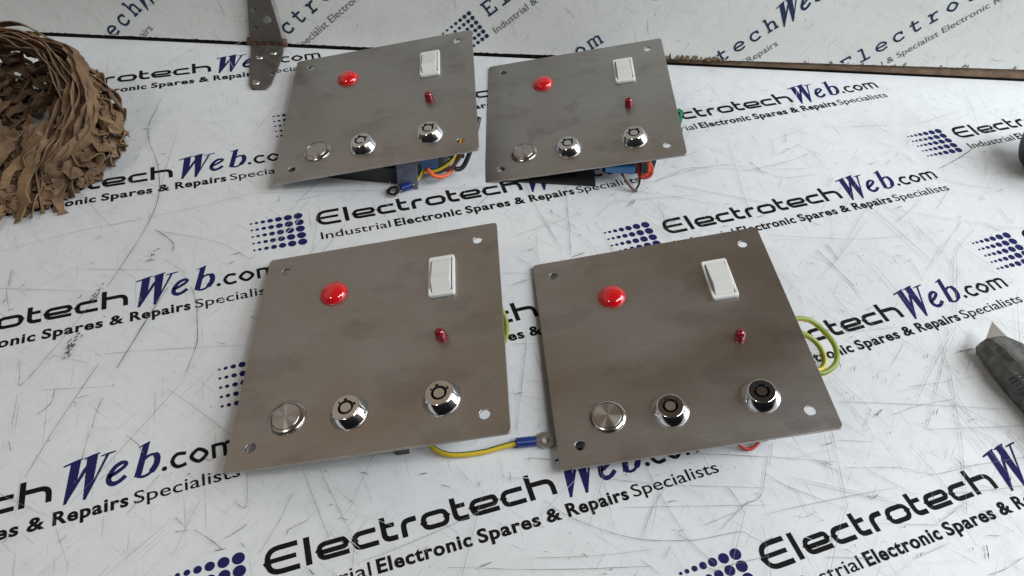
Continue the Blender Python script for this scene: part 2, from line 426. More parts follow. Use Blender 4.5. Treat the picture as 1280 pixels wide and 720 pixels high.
def sheet_logo(name, M, parent):
    k = Ink(); X = 9.8; sw = 2.8; h = sw / 2
    def e_(x0, x1): k.ribbon(rpath([(x1 - 0.4, h), (x0 + h, h), (x0 + h, X - h), (x1 - h, X - h), (x1 - h, 4.45), (x0 + 2.2, 4.45)], 3.6), 2.55)
    def c_(x0, x1): k.ribbon(rpath([(x1, h), (x0 + h, h), (x0 + h, X - h), (x1 - 0.6, X - h)], 3.8), 2.6)
    def t_(x0, x1): k.ribbon(rpath([(x0 + h + .3, 13.3), (x0 + h + .3, h), (x1, h)], 3.2), sw); k.ribbon([(x0 + 1, X - h), (x1 - 0.8, X - h)], 2.4)
    k.ribbon(rpath([(13.6, 12.9), (-1.4, 12.9), (-1.4, 1.0), (13.6, 1.0)], 6.0), 2.7); k.ribbon([(-0.6, 7.0), (12.4, 7.0)], 2.4)
    k.ribbon([(18.0, 0), (18.0, 14.2)], 3.0)
    e_(22.0, 38.2); c_(39.6, 52.6); t_(54.2, 62.4)
    k.ribbon(rpath([(66.0, 0), (66.0, X - h), (73.0, X - h)], 4.4), sw)
    k.ribbon(rpath([(75 + h, h), (90 - h, h), (90 - h, X - h), (75 + h, X - h)], 4.0, closed=True), 2.6, closed=True)
    t_(91.4, 99.8); e_(101.0, 116.8); c_(118.2, 131.4)
    k.ribbon([(134.8, 0), (134.8, 14.6)], 2.9)
    k.ribbon(rpath([(135.4, X - h), (147.2, X - h), (147.2, 0)], 4.2), sw)
    italic_web(k, 153.6, 1)
    k.poly(circle_pts(1.35, 14, (202.6, 2.0)))
    def c2(x0, x1, y0=0.9): k.ribbon(catmull([(x1, y0 + 7.2), (x0 + 3.4, y0 + 7.7), (x0 + 1, y0 + 4), (x0 + 3.4, y0 + 0.4), (x1, y0 + 0.9)], 5), 2.1)
    c2(205.6, 213.6)
    k.ribbon(catmull([(216.2, 4.9), (220, 8.5), (224, 4.9), (220, 1.3)], 6, closed=True), 2.1, closed=True)
    k.ribbon([(227.6, 0.5), (227.6, 9.2)], 2.0)
    k.ribbon(rpath([(228.0, 8.4), (233.4, 8.4), (233.4, 0.5)], 2.4), 2.0)
    k.ribbon(rpath([(233.8, 8.4), (239.2, 8.4), (239.2, 0.5)], 2.4), 2.0)
    y = -13.6
    put_text(k, 'Industrial', -2.0, 46.2, y, 7.2, 0.06, 0)
    put_text(k, 'Electronic', 49.2, 97.6, y, 7.2, 0.34, 0)
    put_text(k, 'Spares', 101.0, 134.6, y, 7.2, 0.34, 0)
    put_text(k, '&', 138.2, 146.4, y, 7.2, 0.34, 0)
    put_text(k, 'Repairs', 149.8, 185.0, y, 7.2, 0.34, 0)
    put_text(k, 'Specialists', 187.6, 239.8, y, 7.2, 0.06, 0)
    for row in range(5):
        for u, r in ((-14.6, 2.95), (-21.6, 2.7), (-28.0, 2.3), (-33.6, 1.9), (-38.5, 1.5), (-42.8, 1.15), (-46.4, 0.85)):
            k.poly([(u - 0.25 * row * 0 + 1.05 * a, 13.1 - 6.4 * row + b) for a, b in circle_pts(r, 18)], 1)
    return link(name, k.bm, [M_INK, M_BLUE], parent, matrix=M)

def board_logo(name, M, parent):
    k = Ink(); w = 1.9
    def bar(a, b, ww=None): k.ribbon([a, b], ww or w, 0)
    def E_(x):
        bar((x + 2, 0), (x + 2, 13)); bar((x, 0.8), (x + 10, 0.8)); bar((x, 12.2), (x + 9.4, 12.2)); bar((x + 2, 6.6), (x + 6.5, 6.6)); bar((x + 9.4, 0.2), (x + 9.4, 4), 1.5); bar((x + 9, 9.4), (x + 9, 13), 1.5)
    def l_(x): bar((x + 4.5, 0), (x + 4.5, 13.4)); bar((x, 0.8), (x + 9, 0.8)); bar((x + 1, 12.7), (x + 5, 12.7))
    def e_(x): k.ribbon(catmull([(x + 0.8, 4.9), (x + 8.6, 4.9), (x + 8.2, 7.2), (x + 4.8, 8.6), (x + 1.2, 6.6), (x + 0.9, 3.0), (x + 4.6, 0.8), (x + 9.2, 1.8)], 5), 1.8)
    def c_(x): k.ribbon(catmull([(x + 8.2, 6.2), (x + 6.8, 8.3), (x + 3.0, 8.2), (x + 0.9, 5.0), (x + 2.4, 1.4), (x + 5.6, 0.7), (x + 9.0, 2.0)], 5), 1.9); bar((x + 8.2, 5.6), (x + 8.2, 9.0), 1.5)
    def t_(x): k.ribbon(catmull([(x + 3, 12.2), (x + 3, 3.0), (x + 4.6, 0.8), (x + 8.4, 1.8)], 5), w); bar((x, 8.4), (x + 8, 8.4))
    def r_(x): bar((x + 2.8, 0), (x + 2.8, 9)); bar((x, 0.8), (x + 7, 0.8)); bar((x + .3, 8.4), (x + 3, 8.4)); k.ribbon(catmull([(x + 3, 5.6), (x + 5.4, 8.0), (x + 8.6, 8.0)], 5), w)
    def o_(x): k.ribbon(catmull([(x + 0.8, 4.6), (x + 4.8, 8.5), (x + 8.8, 4.6), (x + 4.8, 0.8)], 6, closed=True), w, closed=True)
    def h_(x): bar((x + 2, 0), (x + 2, 13.4)); bar((x, 12.8), (x + 2.4, 12.8)); bar((x, 0.8), (x + 4.4, 0.8)); k.ribbon(catmull([(x + 2.4, 6.6), (x + 5, 8.3), (x + 7.6, 7.4), (x + 8, 5), (x + 8, 0.4)], 5), w); bar((x + 6, 0.8), (x + 10, 0.8))
    x = 0
    for ch in 'ElectrotecH':
        {'E': E_, 'l': l_, 'e': e_, 'c': c_, 't': t_, 'r': r_, 'o': o_, 'H': h_}[ch](x); x += 15.4
    italic_web(k, 167.0, 0, 0.9, 0.6, 0.08)
    k.poly(circle_pts(1.3, 12, (212.5, 1.3)))
    c_(216); o_(229.5)
    x = 243
    for dx in (1.6, 6.4, 11.2): bar((x + dx, 0), (x + dx, 8.6), 1.8); bar((x + dx - 1.5, 0.7), (x + dx + 1.8, 0.7), 1.4)
    k.ribbon(catmull([(x + 0.2, 8.2), (x + 4.8, 8.8), (x + 6.4, 7.2)], 4), 1.5); k.ribbon(catmull([(x + 6.4, 7.6), (x + 9.6, 8.8), (x + 11.2, 7.0)], 4), 1.5)
    put_text(k, 'Industrial & Specialist Electronic Repairs', -4.0, 157.0, -15.5, 6.4, 0.03, 1)
    for r in range(6):
        for c in range(7): k.poly([(-12 - c * 4.9 + a, 13 - r * 5.0 + b) for a, b in circle_pts(2.0 - 0.17 * c, 14)], 0)
    return link(name, k.bm, [M_NAVY, M_GREYINK], parent, matrix=M)

# ------------------------------------------------------------------ bench top
bm = bmesh.new()
# back edge runs along BA..BB
BA = Vector((-463.0, 527.0, 0)); BB = Vector((462.0, 607.0, 0)); ED = (BB - BA).normalized()
a0 = BA - ED * 250; b0 = BB + ED * 350; dn = Vector((ED.y, -ED.x, 0))
top = [a0 + dn * 760, b0 + dn * 760, b0, a0]
vt = [bm.verts.new((p.x, p.y, 0)) for p in top]; vb = [bm.verts.new((p.x, p.y, -18)) for p in top]
bm.faces.new(vt); bm.faces.new(vb[::-1])
for i in range(4): bm.faces.new((vt[i], vb[i], vb[(i + 1) % 4], vt[(i + 1) % 4]))
bench = link('bench_top', bm, M_BENCH)
bench['kind'] = 'structure'
bm = bmesh.new(); m_ = (a0 + b0) / 2
box(bm, m_ - dn * 30 + Vector((0, 0, -21)), ((b0 - a0).length, 90, 5), Matrix.Rotation(math.atan2(ED.y, ED.x), 3, 'Z'))
link('gap_shade_strip', bm, M_GAPSHADE, bench)  # added strip below the gap, its shade put into the colour

A = math.radians
def logoM(hx, hy, ang, u=134.6, v=0.0):
    a = A(ang); c, s = math.cos(a), math.sin(a)
    ox, oy = hx - (u * c - v * s), hy - (u * s + v * c)
    return Matrix.Translation((ox * MM, oy * MM, 0.00012)) @ Matrix.Rotation(a, 4, 'Z')
LOGOS = [(22.0, 152.0, 22.0), (270, 180, 23.0), (-236, 122, 22.8), (-250, 248, 22.5), (-266.5, 365, 22.3), (-284, 496.5, 21.8), (-11.5, 387, 22.0),
         (235, 412, 22.3), (250.5, 298.5, 23.4), (218.5, 533, 22.3), (6, 270, 22.3), (-30, 505, 21.8), (495, 560, 22.3), (520, 322, 22.8), (508, 438, 22.5), (38, 30, 22), (290, 60, 23)]
for hx, hy, an in LOGOS: sheet_logo('printed_logo', logoM(hx, hy, an), bench)

# scratches: image of the sheet's long cuts, laid out on the bench (mm)
SCR = [(0.55, [(-296.0, 460.1), (-294.4, 441.8), (-291.9, 421.8), (-283.8, 403.5)]),
(0.6, [(-295.5, 419.2), (-288.6, 419.3)]),
(0.4, [(-305.1, 414.3), (-301.4, 417.4)]),
(0.55, [(-283.8, 403.5), (-268.5, 380.4), (-256.1, 351.9), (-252.1, 328.2), (-252.2, 301.7), (-254.7, 264.9)]),
(0.25, [(-334.1, 284.8), (-293.2, 309.2), (-252.1, 328.2), (-190.0, 361.1)]),
(0.6, [(-245.6, 317.1), (-236.1, 312.1), (-228.5, 305.7), (-226.3, 298.7)]),
(0.3, [(-243.1, 315.9), (-200.5, 311.2), (-175.9, 299.8), (-172.7, 304.7)]),
(0.35, [(-229.6, 292.0), (-211.4, 282.1)]),
(0.5, [(-318.8, 271.1), (-313.8, 257.6)]),
(0.25, [(-275.8, 277.4), (-231.0, 282.2)]),
(0.4, [(-287.3, 384.4), (-285.5, 391.1)]),
(0.5, [(-265.9, 353.6), (-258.1, 348.5)]),
(0.8, [(-217.7, 269.5), (-220.6, 245.1), (-223.6, 207.4)]),
(0.55, [(-203.6, 271.2), (-196.0, 259.1), (-189.5, 242.6), (-184.9, 228.2), (-183.8, 205.7)]),
(0.45, [(-257.8, 254.8), (-265.9, 210.3), (-270.9, 190.6), (-274.8, 196.9), (-280.2, 205.9)]),
(0.4, [(-235.1, 209.6), (-240.1, 164.9)]),
(0.55, [(-251.6, 190.1), (-249.3, 181.3), (-253.2, 173.6)]),
(0.5, [(-223.1, 188.0), (-222.5, 179.1), (-220.4, 167.0)]),
(0.25, [(-239.7, 214.7), (-209.4, 221.8), (-155.2, 231.7)]),
(0.2, [(-258.6, 188.7), (-221.8, 195.4)]),
(0.25, [(-264.3, 211.9), (-240.6, 209.0)]),
(0.35, [(-269.9, 184.2), (-265.9, 174.5), (-263.4, 166.1)]),
(0.4, [(-314.2, 257.5), (-311.4, 251.4), (-303.8, 239.8)]),
(0.45, [(-240.1, 164.9), (-241.5, 138.0)]),
(0.35, [(-220.9, 166.9), (-217.8, 149.6)]),
(0.5, [(-200.9, 166.4), (-193.1, 162.1), (-187.9, 157.3)]),
(0.25, [(-148.1, 138.8), (-150.6, 125.8), (-152.5, 106.5)]),
(0.5, [(-158.4, 124.8), (-153.0, 121.6)]),
(0.5, [(-145.7, 119.1), (-136.7, 115.1), (-130.3, 111.5)]),
(0.4, [(-155.9, 117.6), (-150.2, 119.1)]),
(0.45, [(-121.8, 124.9), (-125.6, 121.0), (-130.3, 116.7)]),
(0.45, [(-174.9, 146.0), (-182.6, 124.2)]),
(0.25, [(-220.2, 122.1), (-198.0, 94.6)]),
(0.35, [(-130.2, 151.7), (-125.3, 133.5), (-132.7, 136.5)]),
(0.6, [(-255.9, 151.4), (-259.9, 156.8)]),
(0.5, [(-147.9, 381.0), (-155.7, 362.7), (-160.3, 347.6)]),
(0.3, [(-190.0, 361.1), (-141.5, 369.9), (-91.7, 378.0), (-7.2, 394.2)]),
(0.3, [(-142.2, 355.2), (-136.5, 313.0)]),
(0.4, [(-117.6, 385.3), (-116.1, 377.8)]),
(0.5, [(-22.8, 383.2), (-31.5, 367.2), (-36.9, 357.6)]),
(0.45, [(1.3, 403.2), (10.2, 378.2), (31.5, 334.8)]),
(0.55, [(32.0, 405.3), (34.7, 375.2), (36.6, 356.9), (37.9, 329.9)]),
(0.5, [(56.0, 364.6), (67.2, 338.5)]),
(0.7, [(179.9, 448.8), (189.2, 435.7)]),
(0.3, [(100.9, 413.9), (115.6, 425.2), (137.0, 436.1), (192.8, 438.6)]),
(0.3, [(102.5, 415.3), (135.2, 433.9), (164.7, 443.0), (192.6, 437.4)]),
(0.25, [(68.3, 401.4), (113.8, 400.0), (158.3, 392.0)]),
(0.3, [(164.9, 470.4), (169.3, 406.6), (173.0, 379.2)]),
(0.4, [(102.8, 393.0), (109.2, 356.6)]),
(0.3, [(114.7, 412.4), (187.0, 402.4)]),
(0.5, [(79.1, 383.3), (83.9, 391.5)]),
(0.5, [(81.4, 383.6), (85.4, 391.7)]),
(0.5, [(89.5, 400.4), (95.9, 407.1)]),
(0.6, [(39.3, 328.3), (47.6, 333.4)]),
(0.3, [(13.3, 347.9), (16.1, 319.8)]),
(0.25, [(-3.3, 341.8), (45.8, 372.5)]),
(0.75, [(337.4, 464.2), (359.4, 481.2), (383.7, 503.0)]),
(0.35, [(333.2, 450.7), (347.8, 446.4), (372.7, 444.5)]),
(0.4, [(275.4, 414.6), (291.5, 395.1), (294.6, 385.0), (296.4, 375.1)]),
(0.35, [(288.3, 416.3), (298.3, 387.6), (309.0, 364.8), (316.5, 335.6)]),
(0.7, [(223.2, 364.5), (228.4, 349.1)]),
(0.6, [(214.3, 357.9), (224.2, 342.5), (234.2, 325.4)]),
(0.5, [(369.2, 421.8), (373.3, 403.9)]),
(0.25, [(283.2, 409.0), (324.5, 403.8), (351.5, 402.7)]),
(0.6, [(350.7, 402.6), (361.2, 395.9)]),
(0.25, [(332.5, 400.6), (309.4, 370.8), (294.1, 349.4)]),
(0.25, [(304.8, 334.1), (316.6, 365.8), (339.0, 393.0)]),
(0.25, [(193.4, 442.3), (226.2, 447.0)]),
(0.3, [(192.6, 437.4), (206.2, 433.4), (228.2, 441.3)]),
(0.3, [(220.7, 478.7), (241.2, 465.2)]),
(0.35, [(202.0, 475.9), (203.9, 462.2), (227.6, 479.7)]),
(0.25, [(339.4, 442.9), (318.4, 413.8)]),
(0.4, [(282.5, 353.7), (284.7, 337.1)]),
(0.25, [(181.6, 368.1), (246.9, 372.6), (287.8, 382.1)]),
(0.25, [(256.3, 505.3), (306.8, 515.2)]),
(0.25, [(198.6, 475.4), (239.3, 505.5)]),
(0.45, [(215.2, 489.7), (213.1, 477.6)]),
(0.35, [(281.9, 298.5), (280.0, 275.8), (277.8, 253.0), (270.9, 219.0)]),
(0.4, [(283.6, 280.9), (270.3, 255.1), (252.0, 219.6)]),
(0.3, [(202.3, 231.6), (258.0, 235.2), (307.6, 237.5)]),
(0.3, [(198.3, 247.0), (208.3, 231.1), (215.7, 217.1), (214.7, 213.0)]),
(0.5, [(220.9, 228.4), (215.1, 217.0)]),
(0.8, [(227.7, 228.8), (222.8, 223.8)]),
(0.3, [(233.5, 225.7), (252.9, 234.6), (275.8, 241.3)]),
(0.4, [(231.6, 232.3), (234.1, 225.7)]),
(0.2, [(212.6, 283.8), (255.9, 293.7)]),
(0.2, [(249.1, 246.9), (276.3, 254.3), (311.2, 264.1)]),
(0.3, [(271.7, 271.7), (282.2, 224.2)]),
(0.6, [(290.6, 278.6), (304.7, 281.8)]),
(0.25, [(201.7, 321.4), (227.5, 269.8)]),
(0.3, [(232.8, 325.2), (241.0, 319.1)]),
(0.3, [(289.6, 297.7), (286.6, 289.2)]),
(0.2, [(240.6, 243.1), (251.3, 245.7), (253.4, 248.8)]),
(0.4, [(193.6, 210.8), (192.9, 189.3), (192.1, 163.6)]),
(0.4, [(271.5, 219.0), (267.1, 200.6), (257.9, 166.7)]),
(0.3, [(153.4, 190.4), (192.2, 191.1)]),
(0.3, [(196.0, 187.8), (226.4, 191.3), (239.5, 189.5), (248.6, 189.6), (275.6, 198.4)]),
(0.35, [(162.2, 202.1), (180.8, 191.1), (203.9, 178.5)]),
(0.35, [(208.6, 188.5), (232.1, 175.5)]),
(0.3, [(151.2, 176.7), (190.4, 163.4)]),
(0.25, [(158.4, 179.8), (193.1, 175.1), (216.6, 171.7)]),
(0.9, [(262.7, 150.8), (262.1, 147.1), (261.1, 143.3)]),
(0.35, [(258.6, 135.0), (270.9, 140.1), (282.1, 147.4)]),
(0.3, [(237.6, 206.4), (246.9, 191.2), (252.3, 179.8)]),
(0.3, [(284.5, 220.4), (290.9, 212.0)]),
(0.4, [(300.6, 222.1), (306.0, 208.4)]),
(0.3, [(238.1, 159.2), (247.8, 165.7), (260.7, 174.9)]),
(0.25, [(206.3, 157.2), (241.5, 159.5)]),
(0.3, [(173.9, 136.2), (197.1, 137.8)]),
(0.6, [(204.7, 172.8), (207.7, 171.3), (211.1, 174.0)]),
(0.3, [(162.1, 157.3), (167.4, 156.7), (172.8, 159.5), (173.0, 163.4)]),
(0.5, [(265.2, 156.4), (272.8, 156.6)]),
(0.3, [(270.0, 166.7), (285.6, 156.2)]),
(0.3, [(272.2, 185.3), (288.6, 181.1)]),
(0.5, [(157.1, 199.3), (152.6, 185.2)]),
(0.25, [(195.3, 205.2), (216.5, 206.1)]),
(0.25, [(256.9, 194.0), (276.8, 198.5), (305.0, 205.8)]),
(0.4, [(27.7, 152.4), (38.6, 145.8), (53.4, 140.8), (70.0, 137.2), (84.5, 136.4), (105.5, 138.4), (118.4, 141.8), (131.5, 145.4), (136.5, 143.5), (143.4, 140.5)]),
(0.4, [(95.1, 169.3), (90.2, 161.4), (83.1, 148.5), (79.3, 135.7)]),
(0.4, [(81.3, 181.5), (90.2, 161.4), (103.4, 138.8), (115.8, 127.7)]),
(0.4, [(101.8, 143.9), (97.9, 141.2), (104.4, 137.8)]),
(0.5, [(127.5, 169.7), (131.7, 163.2), (134.8, 155.8)]),
(0.45, [(152.2, 190.0), (145.3, 166.9), (135.6, 160.3), (120.9, 145.2)]),
(0.3, [(13.4, 115.0), (49.3, 118.7), (83.8, 123.2)]),
(0.25, [(23.0, 121.5), (58.5, 126.3), (84.3, 131.8)]),
(0.3, [(64.3, 167.9), (90.6, 167.1)]),
(0.25, [(68.3, 152.5), (148.8, 161.6)]),
(0.3, [(112.6, 147.1), (131.9, 156.6)]),
(0.3, [(90.2, 127.3), (93.8, 134.8)]),
(0.25, [(95.0, 167.6), (150.4, 171.4)]),
(0.4, [(107.7, 187.9), (153.3, 190.2)]),
(0.4, [(18.4, 173.9), (18.9, 175.7), (31.1, 175.8)]),
(0.4, [(110.5, 126.2), (116.4, 123.8), (117.6, 125.9)]),
(0.35, [(118.7, 126.0), (144.4, 133.9)]),
(0.3, [(77.9, 126.2), (87.6, 119.2)]),
(0.3, [(12.5, 127.1), (18.8, 124.6)]),
(0.4, [(-101.9, 156.9), (-94.1, 144.2), (-85.6, 131.0), (-79.2, 121.4)]),
(0.3, [(-93.3, 157.7), (-74.5, 132.1), (-65.9, 120.6)]),
(0.3, [(-103.9, 143.2), (-106.4, 128.0), (-111.6, 111.3)]),
(0.45, [(-100.8, 120.8), (-100.6, 123.9), (-98.6, 125.6), (-91.6, 130.5)]),
(0.25, [(-83.6, 148.5), (-67.7, 138.6)]),
(0.25, [(-64.9, 107.0), (-66.7, 124.6)]),
(0.2, [(-72.4, 161.0), (-62.1, 141.9)]),
(0.25, [(-21.0, 166.3), (-11.4, 158.0)]),
(0.6, [(-39.8, 160.3), (-35.6, 161.3)]),
(0.6, [(-27.2, 155.5), (-22.8, 154.4)]),
(0.5, [(-76.7, 132.8), (-72.4, 131.8)]),
(0.3, [(2.3, 174.6), (5.6, 162.0)]),
(0.4, [(8.4, 166.9), (9.5, 160.1)]),
(0.25, [(-18.4, 113.2), (13.3, 115.2)]),
(0.5, [(-2.6, 114.7), (3.1, 117.7)]),
(0.7, [(-85.4, 106.0), (-82.7, 103.4)]),
(0.35, [(11.7, 268.0), (11.8, 234.8), (10.0, 191.4)]),
(0.25, [(3.4, 250.8), (20.7, 252.8)]),
(0.25, [(13.7, 225.0), (25.6, 226.3)]),
(0.5, [(8.3, 215.8), (13.0, 216.9)]),
(0.5, [(287.4, 276.6), (304.6, 283.3)]),
(0.3, [(-2.1, 324.8), (13.6, 315.8)]),
(0.5, [(-0.1, 298.1), (7.6, 302.6), (14.1, 306.0)])]
k = Ink()
for w, pts in SCR:
    P = catmull([(p[0], p[1], 0) for p in pts], 6)
    P = [(p.x + random.gauss(0, .07), p.y + random.gauss(0, .07)) for p in P]
    N = len(P)
    w *= 0.82
    k.ribbon(P, [w * (0.35 + 0.8 * random.random()) * (0.35 + 0.65 * math.sin(math.pi * (i + 0.5) / N) ** 0.4) for i in range(N)], 1 if w > 0.43 else 0)
rs = random.Random(5)
for i in range(900):
    x, y = rs.uniform(-340, 450), rs.uniform(90, 570)
    if x < 20 and rs.random() < 0.62: continue
    L = rs.choice((0.8, 1.2, 1.8, 2.5, 4, 6)); a = rs.gauss(0.6, 0.9)
    c = rs.gauss(0, 0.5)
    pts = [(x + L * (t - .5) * math.cos(a + c * t), y + L * (t - .5) * math.sin(a + c * t)) for t in (0, .33, .66, 1)]
    k.ribbon(pts, [0.12, rs.uniform(.2, .6), rs.uniform(.15, .5), 0.1], 1 if rs.random() < 0.35 else 0)
for i in range(190):
    x, y = rs.uniform(-320, 420), rs.uniform(100, 560)
    if x < 30 and rs.random() < 0.75: continue
    L = rs.uniform(15, 90); a = rs.choice((rs.gauss(-0.9, .25), rs.gauss(0.15, .3), rs.gauss(1.3, .3)))
    c = rs.gauss(0, 0.05)
    pts = catmull([(x + L * t * math.cos(a + c * t), y + L * t * math.sin(a + c * t), 0) for t in (-.5, -.2, .2, .5)], 5)
    k.ribbon([(p.x, p.y) for p in pts], [0.06 + 0.15 * math.sin(math.pi * (j + .5) / 16) for j in range(16)], 0)
for cx, cy, n, sx, sy in ((-256, 218, 30, 2.2, 9), (-259, 255, 12, 2, 8), (-238, 292, 8, 2, 6)):
    for i in range(n):
        x, y = cx + rs.gauss(0, sx * .5), cy + rs.gauss(0, sy * .5); a = rs.gauss(.3, .5)
        k.ribbon([(x, y), (x + 1.2 * math.cos(a), y + 1.2 * math.sin(a)), (x + 2.2 * math.cos(a + .5), y + 2.2 * math.sin(a + .5))], [.3, .7, .3], 1)
for i in range(150):                        # cuts that took the ink off
    x, y = rs.uniform(-300, 420), rs.uniform(100, 560); L = rs.uniform(6, 45); a = rs.choice((rs.gauss(-0.9, .4), rs.gauss(0.3, .5), rs.gauss(1.3, .4)))
    k.ribbon([(x + L * t * math.cos(a), y + L * t * math.sin(a)) for t in (-.5, -.1, .2, .5)], [.08, rs.uniform(.2, .5), rs.uniform(.15, .4), .08], 2)
scr = link('scratch_marks', k.bm, [M_SCR, M_SCRD, M_BENCH], bench, matrix=T(0, 0, 1.2))
scr['kind'] = 'stuff'

# ------------------------------------------------------------------ upright board behind the bench
LE = math.radians(9.0)
UP = Vector((-ED.y * math.sin(LE), ED.x * math.sin(LE), math.cos(LE))); NB = ED.cross(UP)   # NB points to the camera side
BM = Matrix((ED, UP, NB)).transposed().to_4x4(); BM.translation = BA * MM + UP * 0.0022 - NB * 0.0015
board = empty('back_board', BM)
tag(board, 'upright white board printed with slanting blue lettering along the back of the bench', 'board')
rs = random.Random(3)
bm = bmesh.new()
for v in box(bm, (450, 101, -11.5), (1500, 199, 17)): pass
bmesh.ops.bisect_plane(bm, geom=bm.verts[:] + bm.edges[:] + bm.faces[:], plane_co=(420, 0, 0), plane_no=(1, 0, 0))
bmesh.ops.bisect_plane(bm, geom=bm.verts[:] + bm.edges[:] + bm.faces[:], plane_co=(620, 0, 0), plane_no=(1, 0, 0))
for v in bm.verts:
    if v.co.y < 50: v.co.y = -0.2 if v.co.x < 425 else -1.7
for i in range(90):                         # splinters along the chipped stretch
    u = rs.uniform(535, 640) if i < 80 else rs.uniform(640, 920)
    b0 = 0.6 + max(0, (u - 430)) * 0.0165
    box(bm, (u, b0 + rs.uniform(0, 2.0), -1.4 + rs.uniform(0, .8)), (rs.uniform(.5, 2.2), rs.uniform(.8, 4), 3.6), Matrix.Rotation(rs.gauss(0, .6), 3, 'Z'))
link('board_core', bm, M_CHIP, board)
# white facing with a chipped lower edge: it sits higher to the right, where the core shows as a brown strip
bm = bmesh.new()
N = 900; f_top = []; f_bot = []
for i in range(N + 1):
    u = -250 + 1400 * i / N
    h = 0.3 + max(0, (u - 430)) * 0.0165
    chip = 0
    if 530 < u < 640: chip = abs(rs.gauss(0, 2.2)) * (1 if rs.random() < .55 else 0.2)
    elif u > 640: chip = abs(rs.gauss(0, 0.2))
    else: chip = abs(rs.gauss(0, 0.25))
    f_bot.append((u, h + chip)); f_top.append((u, 200))
fr = [(bm.verts.new((u, v, 0)), bm.verts.new((u, t[1], 0)), bm.verts.new((u, v, -2.8))) for (u, v), t in zip(f_bot, f_top)]
for i in range(N):
    bm.faces.new((fr[i][0], fr[i + 1][0], fr[i + 1][1], fr[i][1])); bm.faces.new((fr[i][2], fr[i + 1][2], fr[i + 1][0], fr[i][0]))
face = link('white_facing', bm, M_BOARD, board)
def bl(u, cx, cy, ang=38.5, v=4.5):
    a = A(ang); c, s = math.cos(a), math.sin(a)
    return Matrix.Translation(((cx - (u * c - v * s)) * MM, (cy - (u * s + v * c)) * MM, 0.00015)) @ Matrix.Rotation(a, 4, 'Z')
def crop_below(o, M, cx):                       # the print ends where the facing ends
    bm = bmesh.new(); bm.from_mesh(o.data)
    Mi = M.inverted()
    bmesh.ops.bisect_plane(bm, geom=bm.verts[:] + bm.edges[:] + bm.faces[:], dist=1e-7, plane_co=Mi @ Vector((cx * MM, (1.2 + max(0, cx - 430) * 0.0165) * MM, 0)), plane_no=Mi.to_3x3() @ Vector((0.0165 if cx > 430 else 0.0, -1, 0)), clear_outer=True)
    bm.to_mesh(o.data); bm.free()
for u, cx, cy, an in ((143.5, 107.6, 14.5, 40), (51.0, 247.5, 14.5, 40), (4.0, 423, 39, 40), (250, 519, 15.5, 37), (128, 649.5, 17.5, 39.5), (19.5, 767, 13.5, 38.5)):
    crop_below(board_logo('printed_logo', bl(u, cx, cy, an), face), bl(u, cx, cy, an), cx)
k = Ink()
for i in range(60):
    x, y = rs.uniform(0, 900), rs.uniform(4, 90); L = rs.choice((1, 1.5, 3, 8, 14)); a = rs.gauss(0.9, .8)
    k.ribbon([(x, y), (x + L * .5 * math.cos(a), y + L * .5 * math.sin(a)), (x + L * math.cos(a + .2), y + L * math.sin(a + .2))], [.15, .45 if L < 4 else .25, .15], 0)
o = link('scratch_marks', k.bm, [M_SCR], face, matrix=T(0, 0, 0.25)); o['kind'] = 'stuff'
# ------------------------------------------------------------------ strap hinge
HX = Matrix.Translation((-0.2365, 0.5478, 0)) @ Matrix.Rotation(math.atan2(ED.y, ED.x), 4, 'Z')
hinge = empty('strap_hinge', HX)
tag(hinge, 'rusty grey strap hinge joining the bench top to the upright board', 'hinge')
lower = plate_mesh('hinge_leaf', [[(-13.5, -2), (14.5, -2), (15, -16), (14, -30), (10.5, -60), (7, -67), (-4, -67), (-7, -61), (-10.5, -34)],
    circle_pts(2.2, 14, (9.0, -46))], 1.8, 0.3)
lf = link_mesh('leaf', lower, M_HINGE, hinge, matrix=T(0, 0, 1.5) @ Matrix.Rotation(math.radians(4.5), 4, 'Z'))
def screw(parent, x, y, z):
    bm = bmesh.new(); lathe(bm, [(0, 1.1), (2.4, 0.9), (3.2, 0.2), (3.3, 0)], 18)
    o = link('screw', bm, M_TIN, parent, 'all', T(x, y, z)); return o
for x, y in ((-4, -22), (7, -15), (-2, -59)): screw(lf, x, y, 0.95)
upper = plate_mesh('hinge_leaf_upper', [[(-13.5, 3), (14.5, 3), (13.8, 14), (10.0, 42), (7.5, 66), (-7.5, 66), (-9.0, 40), (-12.5, 14)],
    circle_pts(3.6, 18, (4.6, 23)), circle_pts(2.6, 14, (-5.0, 31)), circle_pts(1.8, 12, (-6, 15.5))], 1.8, 0.3)
up_ = link_mesh('leaf', upper, M_HINGE, hinge, matrix=T(0, 1.5, 2) @ Matrix.Rotation(math.radians(90 - 9), 4, 'X') @ T(0, 0, 5))
bm = bmesh.new()
for a, b in ((-17, -9), (-8.6, -3), (-2.6, 4), (4.4, 10), (10.4, 17.5)):
    lathe(bm, [(0, a), (3.1, a), (3.4, a + .4), (3.4, b - .4), (3.1, b), (0, b)], 16)
kn = link('knuckle', bm, M_PIN, hinge, True, T(0, 0, 3.6) @ Matrix.Rotation(math.radians(90), 4, 'Y'))

